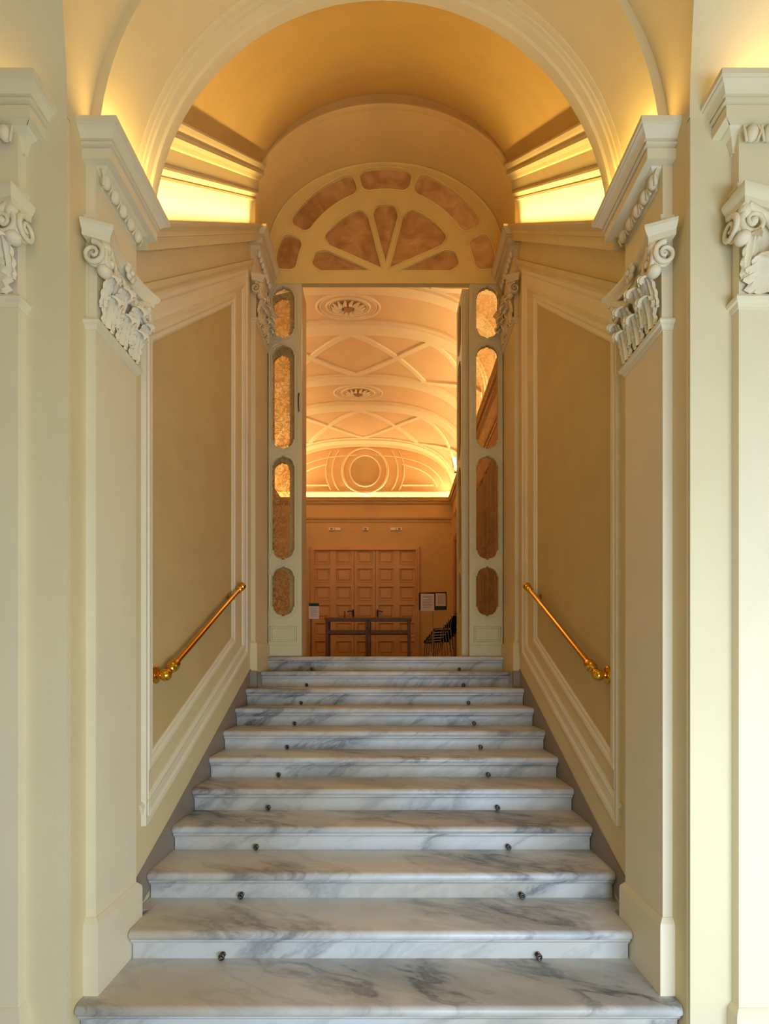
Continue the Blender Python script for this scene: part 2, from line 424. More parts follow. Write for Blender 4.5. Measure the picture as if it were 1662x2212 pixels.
# vault
RX, RY = 1.305, 1.05
def vsec(d, rx=RX, ry=RY):
    zc = rake(d)+0.24
    return [(x, d, z) for x, z in archpts(rx, ry, zc)]
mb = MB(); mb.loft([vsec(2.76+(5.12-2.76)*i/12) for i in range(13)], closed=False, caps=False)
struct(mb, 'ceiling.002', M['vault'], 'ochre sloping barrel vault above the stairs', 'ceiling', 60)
for s, nm in SIDES:                # cove wall and upper mouldings, following the slope
    mb = MB(s > 0)
    cove = []
    for i in range(9):
        t = i/8; cove.append((0.0+0.03*t**2.2, -0.01+0.24*t))
    secs = []
    for d in (2.76, 5.11):
        secs.append([(-XW+0.004+a, d, rake(d)+b) for a, b in cove])
    mb.loft(secs, closed=False)
    struct(mb, trim(), M['white'], 'glowing hollow cove above the %s cornice' % nm, 'cove', 60)
    mp = [(-0.06, 0.0), (0.008, 0.0), (0.022, 0.012), (0.022, 0.028), (0.014, 0.034), (0.030, 0.05), (0.048, 0.07), (0.048, 0.085), (0.036, 0.092), (0.036, 0.105), (0.044, 0.11),
          (0.052, 0.20), (0.064, 0.21), (0.078, 0.235), (0.10, 0.26), (0.10, 0.285), (0.092, 0.29), (0.112, 0.32), (0.125, 0.345), (0.125, 0.36), (-0.02, 0.37)]
    mb = MB(s > 0)
    mb.loft([[(-RX+a, d, rake(d)+0.225+b) for a, b in mp] for d in (2.77, 5.11)])
    struct(mb, trim(), M['wall'], 'stack of sloping mouldings at the foot of the vault on the %s' % nm, 'moulding')
# inner arch band
RXI, RYI, ZI = 1.29, 0.96, 6.20
mb = MB()
rg = lambda dr, d: [(x, d, z) for x, z in archpts(RXI+dr, RYI+dr, ZI, 5.90)]
mb.loft([rg(0.30, 5.09), rg(0.075, 5.09), rg(0.065, 5.075), rg(0.045, 5.075), rg(0.03, 5.09), rg(0.005, 5.10), rg(0.0, 5.11), rg(0.0, 5.66)], closed=False, caps=False)
struct(mb, trim(), M['vault'], 'arch band in front of the fan shaped window', 'arch', 30)
# wall around the arch behind the fan, thickness of the hall entrance
mb = MB()
op = archpts(RXI, RYI, ZI, 1.0)
out = [(-3.0, 0.9), (-3.0, 7.9), (2.6, 7.9), (2.6, 0.9), (1.29, 0.9)]
poly = [(-3.0, 1.0), (-1.29, 1.0)]+op[1:-1]+[(1.29, 1.0), (2.6, 1.0), (2.6, 7.9), (-3.0, 7.9)]
mb.flat(poly, [], lambda u, v, d: (u, d, v), 5.70, 5.95)
struct(mb, 'wall_front.001', M['hallwall'], 'entrance wall of the hall around the glazed doors', 'wall')

# ------------------------------------------------------------------ pilasters
CORN = [(-0.02, 0), (0.085, 0.0), (0.085, 0.046), (0.074, 0.048), (0.074, 0.056), (0.094, 0.058), (0.094, 0.068), (0.084, 0.070), (0.084, 0.077), (0.098, 0.079), (0.104, 0.090), (0.114, 0.103), (0.126, 0.111), (0.126, 0.117), (0.135, 0.119), (0.135, 0.142), (-0.02, 0.142)]
def spiral(c, ua, va, r0, turns, n=40, sgn=1, start=0.0):
    pts = []; 
    for i in range(n):
        t = i/(n-1); a = start+sgn*turns*2*PI*t; r = r0*(1-t)**0.8+0.004
        pts.append(Vector(c)+Vector(ua)*r*math.cos(a)+Vector(va)*r*math.sin(a))
    return pts
def leaf_mesh(mb, base, wdir, ndir, h, w, curl, lean=0.02):
    up = Vector((0, 0, 1)); base = Vector(base); wdir = Vector(wdir); ndir = Vector(ndir)
    # centre line: up, then curling outward
    cl = []
    n = 16
    for i in range(n+1):
        t = i/n
        if t < 0.68: z = h*t/0.68*0.86; o = 0.012+lean*(t/0.68)**1.5
        else:
            a = (t-0.68)/0.32*PI*1.15
            z = h*0.86+curl*math.sin(a)*1.0; o = 0.012+lean+curl*(1-math.cos(a))
        cl.append((o, z, t))
    rings = []
    for o, z, t in cl:
        ww = w*(0.55+0.45*math.sin(PI*min(1, t*0.9+0.1)))*(1-0.55*max(0, t-0.75)/0.25)
        ww *= 1+0.16*math.cos(t*5.0*2*PI)
        row = []
        for j in range(9):
            q = -1+2*j/8
            rib = 0.007*math.cos(q*PI*2.5)+0.010*(1-q*q)
            drop = -abs(q)**2*0.018*(1 if t > 0.1 else 0)
            row.append(base+wdir*(q*ww)+ndir*(o+rib)+up*(z+drop+0.0))
        rings.append(row)
    mb.loft(rings, closed=False)

def capital_parts(par, mk, w, h, wm, om, tx):
    """Corinthian pilaster capital in a local frame: u along the face, n outward, v up; tx maps (u,n,v) to world."""
    m = mk(); m.mat = tx
    e_ = w/2+0.004
    m.loft([[(-e_, -0.03, 0), (-e_, 0.006, 0), (e_, 0.006, 0), (e_, -0.03, 0)],
            [(-e_, -0.03, h*0.6), (-e_, 0.008, h*0.6), (e_, 0.008, h*0.6), (e_, -0.03, h*0.6)],
            [(-e_-0.008, -0.03, h*0.84), (-e_-0.008, 0.03, h*0.84), (e_+0.008, 0.03, h*0.84), (e_+0.008, -0.03, h*0.84)]])
    cap = part(m, 'capital', wm, par)
    # abacus with concave face and horned corners
    m = mk(); m.mat = tx
    def aba(o, e):
        p = [(-w/2-0.075-e, -0.02)]
        for i in range(13):
            q = -1+2*i/12; u = q*(w/2+0.030+e); nn = 0.035+o+0.045*abs(q)**2.2
            p.append((u, nn))
        p.append((w/2+0.042+e, -0.02)); return p
    m.loft([[(u, n, z) for u, n in aba(o, e)] for o, e, z in ((0, 0, h*0.84), (0.004, 0.002, h*0.90), (0.018, 0.012, h*0.935), (0.026, 0.018, h*0.965), (0.026, 0.018, h))])
    part(m, 'abacus', wm, cap, 30)
    for s in (-1, 1):
        # corner volute: broad scroll standing on the diagonal, with eye and leaf support
        m = mk(); m.mat = tx
        cf = Vector((s*(w/2-0.022), 0.058, h*0.69)); cr = Vector((s*(w/2+0.026), 0.012, h*0.69))
        for off in (-0.02, 0.0):
            m.tube(spiral(cf+Vector((0, off, 0)), (s, 0, 0), (0, 0, 1), 0.052, 1.7, 44, -1, PI*0.5), [0.0135*(1-0.5*i/43) for i in range(44)], 8)
            m.tube(spiral(cr+Vector((-s*(off+0.0), 0, 0)), (0, 1, 0), (0, 0, 1), 0.046, 1.6, 44, -1, PI*0.5), [0.0125*(1-0.5*i/43) for i in range(44)], 8)
        m.sphere(cf, 0.017, 10, 6); m.sphere(cr, 0.015, 10, 6)
        m.sphere((s*(w/2+0.012), 0.05, h*0.80), 0.03, 10, 7, (0.9, 0.9, 1.0))
        m.sphere((s*(w/2+0.016), 0.048, h*0.535), 0.036, 12, 8, (0.9, 0.85, 0.75))
        # stalk from the bell up to the scroll
        st = [Vector((s*w*0.16, 0.025, h*0.36)), Vector((s*w*0.22, 0.035, h*0.55)), Vector((s*w*0.34, 0.045, h*0.74)), Vector((s*(w/2+0.005), 0.06, h*0.845))]
        m.tube(st, [0.012, 0.016, 0.018, 0.018], 8)
        part(m, 'volute', om, cap, 50)
        m = mk(); m.mat = tx      # little curled leaf under the scroll
        leaf_mesh(m, (s*(w/2-0.02), 0.005, h*0.16), (1, 0, 0), (0, 1, 0), h*0.40, 0.032, 0.022, 0.03)
        part(m, 'acanthus_leaf', om, cap, 50)
        m = mk(); m.mat = tx      # inner helix
        c = (s*w*0.14, 0.045, h*0.70)
        m.tube(spiral(c, (-s, 0, 0), (0, 0, 1), 0.038, 1.5, 30, 1, PI*0.9), [0.011*(1-0.5*i/29) for i in range(30)], 8)
        m.tube([Vector((s*w*0.20, 0.02, h*0.34)), Vector((s*w*0.24, 0.03, h*0.55)), Vector((s*w*0.22, 0.045, h*0.72))], 0.010, 8)
        part(m, 'helix', om, cap, 50)
    for u in (-0.33, 0.0, 0.33):
        m = mk(); m.mat = tx
        leaf_mesh(m, (u*w, 0.004, 0.005), (1, 0, 0), (0, 1, 0), h*0.36, w*0.155, 0.022)
        part(m, 'acanthus_leaf', om, cap, 50)
    for u in (-0.17, 0.17):
        m = mk(); m.mat = tx
        leaf_mesh(m, (u*w, 0.012, h*0.12), (1, 0, 0), (0, 1, 0), h*0.47, w*0.13, 0.026, 0.03)
        part(m, 'acanthus_leaf', om, cap, 50)
    m = mk(); m.mat = tx          # flower on the abacus, with a shell below
    c = Vector((0, 0.06, h*0.90))
    for i in range(6):
        a = 2*PI*i/6; m.sphere(c+Vector((0.027*math.cos(a), 0.004, 0.027*math.sin(a))), 0.018, 8, 6, (1, 0.7, 1))
    m.sphere(c+Vector((0, 0.014, 0)), 0.014, 8, 6)
    for i in range(5):
        a = -0.9+1.8*i/4; m.tube([Vector((0, 0.03, h*0.52)), Vector((0.05*math.sin(a), 0.05, h*0.52+0.085*math.cos(a)))], [0.006, 0.013], 7)
    part(m, 'flower', om, cap, 50)
    return cap

def pilaster(label, mir, cpath, frame, dz_top, zb, plinth_h, mk_tx, w, face_path, far=None):
    """face_path: plan path round the shaft (x, y) starting and ending inside the wall."""
    t = thing('pilaster', label, 'pilaster', 'stucco pilasters around the stair passage')
    mk = lambda: MB(mir); W_ = M['wall'] if far else M['white']  # far pilasters: warm passage light put into the colour as creamier stucco
    t_top = dz_top                                  # top of the cornice
    zc = t_top-0.142; zcap1 = t_top-0.455; zn = zcap1-0.40
    xs = [p[0] for p in face_path]; ys = [p[1] for p in face_path]
    def plan(o, z): 
        m = MB(); 
        pts = [Vector((x, y, 0)) for x, y in face_path]
        n = len(pts); res = []
        for i in range(n):
            def sd(a, b): return (b-a).normalized().cross(Vector((0, 0, 1)))
            s0 = sd(pts[max(i-1, 0)], pts[max(i, 1)]); s1 = sd(pts[min(i, n-2)], pts[min(i+1, n-1)])
            mm = (s0+s1)/(1+s0.dot(s1)); q = pts[i]+mm*o; res.append((q.x, q.y, z))
        return res
    m = mk(); m.loft([plan(0, zb+plinth_h-0.02), plan(0, zc+0.02)]); part(m, 'shaft', W_, t)
    m = mk(); o = 0.022
    m.loft([plan(o, zb), plan(o, zb+plinth_h-0.03), plan(o-0.002, zb+plinth_h-0.012), plan(0.004, zb+plinth_h+0.01), plan(0.0, zb+plinth_h+0.012)]); part(m, 'plinth', W_, t)
    path = [Vector((x, y, 0)) for x, y in face_path]
    up = (0, 0, 1)
    m = mk(); m.sweep([p+Vector((0, 0, zn)) for p in path], [(-0.02, -0.04), (0.006, -0.04), (0.010, -0.028), (0.012, -0.022), (0.022, -0.018), (0.026, -0.006), (0.022, 0.004), (0.008, 0.008), (-0.02, 0.008)], up)
    part(m, 'necking', W_, t, 30)
    m = mk(); m.sweep([p+Vector((0, 0, zcap1+0.01)) for p in path], [(-0.02, 0.0), (0.006, 0.0), (0.006, 0.02), (0.012, 0.024), (0.012, 0.045), (0.018, 0.05), (0.018, 0.062), (-0.02, 0.068)], up)
    part(m, 'architrave', W_, t)
    cp = [Vector((x, y, 0)) for x, y in cpath]
    m = mk(); m.sweep([p+Vector((0, 0, zc)) for p in cp], CORN, up)
    m.sweep([p+Vector((0, 0, zc-0.075)) for p in cp], [(-0.02, 0), (0.008, 0.0), (0.012, 0.02), (0.025, 0.055), (0.045, 0.068), (0.055, 0.08), (-0.02, 0.08)], up)
    part(m, 'cornice', W_, t)
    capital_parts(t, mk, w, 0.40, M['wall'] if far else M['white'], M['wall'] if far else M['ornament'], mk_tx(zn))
    # eggs of the egg-and-dart, one by one
    tx = mk_tx(zc-0.045)
    n = max(5, int(round(w/0.075)))
    for i in range(n):
        u = -w/2+w*(i+0.5)/n
        m = mk(); m.mat = tx
        m.sphere((u, 0.026, 0.0), 0.03, 10, 7, (0.82, 0.75, 1.1))
        for q in (-1, 1):
            m.tube([(u+q*0.030, 0.022, 0.035), (u+q*0.034, 0.034, 0.0), (u+q*0.022, 0.026, -0.034)], 0.005, 6)
        part(m, 'egg_ornament', M['ornament'], t, 50)
    return t

def tx_side(dmid, xf):
    def f(z):     # u -> +y, n -> +x (left wall frame), v -> z
        return Matrix(((0, 1, 0, xf), (1, 0, 0, dmid), (0, 0, 1, z), (0, 0, 0, 1)))
    return f
def tx_front(xmid, df):
    def f(z):
        return Matrix(((1, 0, 0, xmid), (0, -1, 0, df), (0, 0, 1, z), (0, 0, 0, 1)))
    return f
for s, nm in SIDES:
    pth = [(-XW, PF0), (-XP, PF0), (-XP, PF1), (-XW, PF1)]
    t = pilaster('white stucco pilaster with scrolled capital on the %s at the foot of the stairs' % nm, s > 0, [(-XW, PF0+0.055), (-XP, PF0+0.055), (-XP, PF1-0.03), (-XW, PF1-0.03)], None, 4.068, ztop(11), 0.335, tx_side((PF0+PF1)/2, -XP), PF1-PF0, pth)
    pth = [(-XW, PI0), (-XP, PI0), (-XP, PI1), (-XW, PI1)]
    t = pilaster('pilaster with warm light tinted into its cream stucco and leafy capital on the %s beside the glazed doors' % nm, s > 0, [(-XW, PI0+0.03), (-XP, PI0+0.03), (-XP, PI1+0.02), (-XW, PI1+0.02)], None, 5.945, ztop(2), 0.295, tx_side((PI0+PI1)/2, -XP), PI1-PI0, pth, far=True)
    x0, x1 = -2.10, -1.515
    pth = [(x0, DF), (x0, 2.155), (x1, 2.155), (x1, DF)]
    t = pilaster('pale pilaster cut off by the %s edge of the photo, on the front wall' % nm, s > 0, [(x0, DF), (x0, 2.190), (x1, 2.190), (x1, DF)], None, 4.045, 0.0, 0.20, tx_front((x0+x1)/2, 2.155), x1-x0, pth)

# ------------------------------------------------------------------ brass handrails
for s, nm in SIDES:
    mk = lambda: MB(s > 0)
    t = thing('brass_handrail', 'polished brass handrail sloping along the %s wall' % nm, 'handrail', 'brass handrails')
    x = -XW+0.065
    a = Vector((x, 3.01, 1.592)); b = Vector((x, 4.56, 2.345)); dr = (b-a).normalized()
    m = mk(); m.tube([a+dr*0.10, b-dr*0.03], 0.0195, 20); part(m, 'rail', M['brass'], t, 60)
    m = mk(); m.sphere(a, 0.037, 22, 14); part(m, 'ball_end', M['brass'], t, 180)
    m = mk(); m.lathe(a, dr, [(0.018, 0.02), (0.018, 0.06), (0.026, 0.065), (0.026, 0.075), (0.021, 0.08), (0.022, 0.088), (0.034, 0.10), (0.036, 0.125), (0.034, 0.15), (0.024, 0.16), (0.0195, 0.17)], 22); part(m, 'collar', M['brass'], t, 40)
    m = mk(); m.lathe((-XW+0.008, a.y, a.z), (1, 0, 0), [(0.052, 0), (0.052, 0.006), (0.044, 0.012), (0.02, 0.018), (0.015, 0.04)], 24); part(m, 'wall_rose', M['brass'], t, 40)
    m = mk(); m.lathe(b, dr, [(0.0195, -0.12), (0.027, -0.115), (0.027, -0.095), (0.021, -0.09), (0.022, -0.05), (0.031, -0.045), (0.033, -0.03), (0.026, -0.02), (0.028, -0.01), (0.034, 0.0), (0.034, 0.018), (0.026, 0.03), (0.012, 0.038)], 22); part(m, 'end_cap', M['brass'], t, 40)
    p = a+dr*((4.36-3.01)/dr.y)
    m = mk(); m.tube([(-XW+0.01, p.y, p.z-0.03), (x-0.01, p.y, p.z-0.04), (x, p.y, p.z-0.01)], 0.009, 10)
    m.lathe((-XW+0.006, p.y, p.z-0.03), (1, 0, 0), [(0.035, 0), (0.035, 0.006), (0.02, 0.012)], 20); part(m, 'bracket', M['brass'], t, 40)

# ------------------------------------------------------------------ glazed door screen
ZT = 5.82                         # underside of the transom
def pane_outline(cx, cz, w, h, r, notch=0.012):
    q = []
    q.append((w/2, h/2-r))
    for i in range(9):
        a = PI/2*i/8; q.append((w/2-notch-(r-notch)*(1-math.cos(a)), h/2-r+(r-notch)*math.sin(a)))
    q.append((w/2-r, h/2))
    pts = []
    for sx, sz, rev in ((1, 1, False), (-1, 1, True), (-1, -1, False), (1, -1, True)):
        seg = [(cx+sx*u, cz+sz*v) for u, v in q]
        pts += list(reversed(seg)) if rev else seg
    return pts
def grow(pts, o):
    n = len(pts); c = (sum(p[0] for p in pts)/n, sum(p[1] for p in pts)/n); r = []
    w = max(abs(p[0]-c[0]) for p in pts); h = max(abs(p[1]-c[1]) for p in pts)
    return [(c[0]+(p[0]-c[0])*(1+o/w), c[1]+(p[1]-c[1])*(1+o/h)) for p in pts]
pz = lambda py: EYE+(1435-py)*DDOOR/F
PANES = [(pz(731), pz(619)), (pz(970), pz(745)), (pz(1209), pz(985)), (pz(1331), pz(1224))]
def door_leaf(name, label, mir, x0, x1, fn, ztp, glass, cx=None, handle=False):
    t = thing(name, label, 'glazed door', None, 'structure')
    cx = (x0+x1)/2 if cx is None else cx
    w = 0.245
    outs = [pane_outline(cx, (a+b)/2, w, b-a, 0.105) for a, b in PANES]
    m = MB(mir); m.flat([(x0, ZL+0.004), (x1, ZL+0.004), (x1, ztp), (x0, ztp)], outs, fn, 0.0, 0.045)
    for o in outs:
        m.tube([fn(u, v, -0.002) for u, v in grow(o, 0.006)], 0.007, 6, closed=True)
        m.tube([fn(u, v, 0.0) for u, v in grow(o, 0.034)], 0.005, 6, closed=True)
    za, zb = pz(1386), pz(1353)
    for o_, r_ in ((0.0, 0.006), (0.022, 0.004)):
        m.tube([fn(u, v, 0.0) for u, v in ((cx-0.145+o_, za+o_), (cx+0.145-o_, za+o_), (cx+0.145-o_, zb-o_), (cx-0.145+o_, zb-o_))], r_, 6, closed=True)
    m.tube([fn(u, v, 0.0) for u, v in ((x0+0.01, pz(1393)), (x1-0.01, pz(1393)))], 0.004, 6)
    part(m, 'frame', M['doorpaint'], t, 30)
    for o in outs:
        m = MB(mir); g = grow(o, 0.004)
        m.add([fn(u, v, 0.022) for u, v in g], [tuple(range(len(g)))]); part(m, 'glass_pane', glass, t)
    if handle:
        m = MB(mir); zc = pz(870); 
        m.tube([fn(x1-0.03, zc+z, -0.004-0.03*math.sin(PI*i/8)) for i, z in enumerate([0.10-0.025*i for i in range(9)])], 0.007, 8)
        part(m, 'door_handle', M['bronze'], t, 60)
    return t
flatfn = lambda u, v, d: (u, DDOOR+d, v)
XO = 0.92
door_leaf('door_1', 'grey cream glazed leaf left of the doorway with four etched panes', False, -1.285, -XO, flatfn, ZT, M['glass'], -1.122, True)
door_leaf('door_2', 'grey cream glazed leaf right of the doorway with four etched panes', True, -1.285, -XO, flatfn, ZT, M['glass_dark'], -1.115)
# folded leaves swung into the hall
def swung(hx, hy, ang):
    ca, sa = math.cos(ang), math.sin(ang)
    return lambda u, v, d: (hx+u*ca-d*sa, hy+u*sa+d*ca, v)
door_leaf('door_3', 'folded glazed leaf swung back behind the left leaf', False, 0.0, 0.47, swung(-XO-0.012, 5.735, math.radians(180-18)), ZT, M['glass_dark'], 0.255)
door_leaf('door_4', 'folded glazed leaf standing open edge-on at the right of the doorway', False, 0.0, 0.40, swung(0.945, 5.735, math.radians(91)), ZT+0.03, M['glass_dark'])
door_leaf('door_5', 'second open leaf folded against the edge-on leaf at the right', False, 0.0, 0.40, swung(0.898, 5.735, math.radians(91)), ZT+0.03, M['glass_dark'])
mb = MB(); mb.box(-XO-0.03, -XO, DDOOR+0.05, 5.93, ZL, ZT)
struct(mb, trim(), M['hallwall'], 'narrow brown post at the left of the doorway', 'door post')

# fan window
fan = thing('window_1', 'cream fan shaped window of amber panes above the doors', 'window', None, 'structure')
ZF = 5.87
outer = [(-RXI, ZT), (RXI, ZT)]+list(reversed(archpts(RXI-0.002, RYI-0.002, ZI)))
holes = []
def polar(r, th): return (r*math.sin(th), ZF+r*math.cos(th))
D2 = math.radians
for a0, a1 in ((-14, 14), (17.5, 59), (-59, -17.5), (65, 84), (-84, -65)):
    a0, a1 = D2(a0), D2(a1); rm, hw = (0.994+1.227)/2, (1.227-0.994)/2; pts = []
    ra = hw/rm*0.75
    for sgn in (1, -1):
        L_ = []
        for i in range(7):
            b = PI/2*i/6; L_.append((a0+ra*(1-math.sin(b)), hw*(0.35+0.65*(1-math.cos(b)))))
        L_ = [(a0+ra*(1-math.cos(PI/2*i/6)), hw*(0.35+0.65*math.sin(PI/2*i/6))) for i in range(7)]
        mid = [(a0+ra+(a1-a0-2*ra)*i/10, hw) for i in range(1, 10)]
        Rr = [(a1-ra*(1-math.cos(PI/2*i/6)), hw*(0.35+0.65*math.sin(PI/2*i/6))) for i in range(6, -1, -1)]
        seq = L_+mid+Rr
        if sgn < 0: seq = list(reversed(seq))
        pts += [polar(rm+sgn*o, a) for a, o in seq]
    holes.append(pts)
ZO = ZF+0.07; RC = 0.827; hw = 0.036
def ray(th):   # from O to the circle of radius RC about the fan centre
    sx, sz = math.sin(th), math.cos(th); c = ZO-ZF
    bq = sz*c; return -bq+math.sqrt(bq*bq-(c*c-RC*RC))
for a0, a1 in ((-14.6, 14.6), (14.6, 66), (-66, -14.6), (66, 90), (-90, -66)):
    a0, a1 = D2(a0), D2(a1); mid = (a0+a1)/2; half = (a1-a0)/2
    rt = hw/math.sin(half)
    pts = [(rt*math.sin(mid), ZO+rt*math.cos(mid))]
    e = 0.05
    b0 = a0+hw/ray(a0); b1 = a1-hw/ray(a1)
    for i in range(17):
        f = i/16; th = b0+(b1-b0)*f; q = min(f, 1-f); wd = min(0.4, 0.09/(ray(th)*(b1-b0)))
        red = 0.11*(1-q/wd)**2 if q < wd else 0
        r = ray(th)-red; pts.append((r*math.sin(th), ZO+r*math.cos(th)))
    holes.append(pts)
m = MB(); m.flat(outer, holes, flatfn, 0.0, 0.05)
for h in holes:
    m.tube([flatfn(u, v, -0.001) for u, v in grow(h, 0.008)], 0.008, 6, closed=True)
    m.tube([flatfn(u, v, 0.001) for u, v in grow(h, 0.03)], 0.005, 6, closed=True)
m.tube([flatfn(x, z, 0.0) for x, z in archpts(RXI-0.012, RYI-0.012, ZI, ZF)], 0.012, 8)
m.box(-1.29, 1.29, DDOOR-0.012, DDOOR+0.0, ZT+0.0, ZT+0.03)
part(m, 'frame', M['fan'], fan, 30)
for h in holes:
    m = MB(); m.add([flatfn(u, v, 0.03) for u, v in grow(h, 0.004)], [tuple(range(len(h)))]); part(m, 'pane', M['frost'], fan)

# ------------------------------------------------------------------ hall beyond the doors
HX = -0.595; HA = 2.22; HB = 1.22; HS = 5.93; DE = 13.0; NE = 2.5
def hv(a, off=0.0):
    c, s_ = math.cos(a), math.sin(a)
    return (HX+(HA-off)*math.copysign(abs(c)**(2/NE), c), HS+(HB-off)*abs(s_)**(2/NE))
ANG = [PI*i/64 for i in range(65)]
hsec = lambda d, off=0.0: [(hv(a, off)[0], d, hv(a, off)[1]) for a in ANG]
mb = MB(); mb.loft([hsec(5.9), hsec(13.05)], closed=False, caps=False)
struct(mb, 'ceiling.003', M['hallvault'], 'peach vaulted ceiling of the hall beyond the doors', 'ceiling', 60)
HWR = HX+HA+0.04; HWL = HX-HA-0.04
mb = MB(); mb.box(HWR, HWR+0.1, 5.9, 13.1, ZL, HS+0.1)
struct(mb, 'wall_right.001', M['hallwall'], 'orange right wall of the hall', 'wall')
mb = MB(); mb.box(HWL-0.1, HWL, 5.9, 13.1, ZL, HS+0.1)
struct(mb, 'wall_left.001', M['hallwall'], 'orange left wall of the hall', 'wall')
mb = MB(); mb.box(-3.0, 2.0, DE, DE+0.1, ZL, HS-0.05)
struct(mb, 'wall_end', M['hallwall'], 'orange end wall of the hall below the cornice', 'wall')
mb = MB(); mb.box(-3.0, 2.0, DE, DE+0.1, HS-0.06, 7.6)
struct(mb, 'wall_end.001', M['hallvault'], 'arched end wall of the hall above the cornice', 'wall')
# transverse bands
for i, (d0, d1) in enumerate(((6.02, 6.22), (7.30, 7.58), (8.18, 8.52), (9.72, 10.02), (10.72, 11.08), (12.40, 12.72))):
    mb = MB(); mb.loft([hsec(d0, 0), hsec(d0, 0.03), hsec(d0+0.05, 0.03), hsec(d0+0.06, 0.055), hsec(d1-0.06, 0.055), hsec(d1-0.05, 0.03), hsec(d1, 0.03), hsec(d1, 0)], closed=False, caps=False)
    struct(mb, trim(), M['hallrib'], 'cream arch band across the hall vault, number %s from the doors' % ('one', 'two', 'three', 'four', 'five', 'six')[i], 'arch', 30)
# diagonal ribs between the bands
def vaultrib(mb, pts, w=0.055, off=0.028):
    P3 = [Vector((hv(a)[0], d, hv(a)[1])) for a, d in pts]; n = len(P3); rings = []
    for i in range(n):
        t = (P3[min(i+1, n-1)]-P3[max(i-1, 0)]).normalized()
        a = pts[i][0]; x1, z1 = hv(min(a+0.01, PI)); x0, z0 = hv(max(a-0.01, 0)); 
        tg = Vector((x1-x0, 0, z1-z0)).normalized(); nr = Vector((-tg.z, 0, tg.x)); 
        if nr.dot(Vector((HX, 0, HS))-Vector((P3[i].x, 0, P3[i].z))) < 0: nr = -nr
        sd = t.cross(nr).normalized()
        rings.append([P3[i]-sd*w-nr*0.01, P3[i]-sd*w*0.8+nr*off, P3[i]+sd*w*0.8+nr*off, P3[i]+sd*w-nr*0.01])
    mb.loft(rings)
for bi, (d0, d1) in enumerate(((6.22, 7.30), (8.52, 9.72), (11.08, 12.40))):
    mb = MB()
    for sg in (1, -1):
        q = lambda f: PI/2-sg*f
        line = lambda f0, e0, f1, e1: [(q(f0+(f1-f0)*i/14), e0+(e1-e0)*i/14) for i in range(15)]
        vaultrib(mb, line(0.0, d0, 0.54, d1)); vaultrib(mb, line(0.0, d1, 0.54, d0))
        dm = (d0+d1)/2
        for e0, e1 in ((d0, d1), (d1, d0)):
            vaultrib(mb, [(q(0.54+(1.42-0.54)*(i/20)), e0+(e1-e0)*(i/20)**1.3*0.9) for i in range(21)], 0.05)
    struct(mb, trim(), M['hallrib'], 'crossing ribs on the hall vault in the %s bay' % ('nearest', 'middle', 'farthest')[bi], 'ribs', 40)
# rosettes
for dd, lab in ((7.88, 'larger nearer plaster ceiling rosette in the hall vault'), (10.37, 'smaller farther plaster ceiling rosette in the hall vault')):
    t = thing('ceiling_rosette', lab, 'ceiling rosette', 'rosettes on the hall vault', None, (HX, dd, HS+HB))
    zz = HS+HB
    def el(r, n=48, off=0.0): 
        res = []
        for i in range(n):
            a = 2*PI*i/n; x = r*0.5*math.cos(a)
            f = min(1, abs(x)/HA); z = HS+HB*(1-f**NE)**(1/NE)
            res.append((HX+x, dd+r*0.29*math.sin(a), z-off))
        return res
    for r, th in ((0.97, 0.022), (0.87, 0.012), (0.66, 0.02), (0.58, 0.012)):
        m = MB(); m.tube(el(r), th, 8, closed=True); part(m, 'ring', M['hallrib'], t, 60)
    m = MB()
    for i in range(14):
        a = 2*PI*i/14
        m.tube([(HX+0.10*math.cos(a), dd+0.06*math.sin(a), zz-0.035), (HX+0.19*math.cos(a), dd+0.11*math.sin(a), zz-0.05), (HX+0.26*math.cos(a+0.1), dd+0.145*math.sin(a+0.1), zz-0.012)], [0.012, 0.032, 0.012], 8)
    part(m, 'petal_wreath', M['hallrib'], t, 60)
    m = MB(); m.sphere((HX, dd, zz-0.03), 0.06, 12, 8, (1.2, 0.9, 0.9)); part(m, 'boss', M['carved'], t, 60)
# hall cornice round three sides
hc = [(-0.05, 0.0), (0.02, 0.0), (0.02, 0.05), (0.045, 0.06), (0.06, 0.10), (0.06, 0.12), (0.03, 0.125), (0.03, 0.42), (0.05, 0.44), (0.08, 0.46), (0.085, 0.50), (0.125, 0.505), (0.13, 0.53), (0.155, 0.56), (0.16, 0.585), (0.14, 0.585), (0.12, 0.54), (-0.05, 0.54)]
mb = MB(); zc = 5.845-0.585
mb.sweep([(HWL, 5.95, zc), (HWL, DE, zc), (HWR, DE, zc), (HWR, 5.95, zc)], hc, (0, 0, 1))
struct(mb, trim(), M['hallwall'], 'orange brown cornice running round the hall under the cove light', 'cornice', 20)
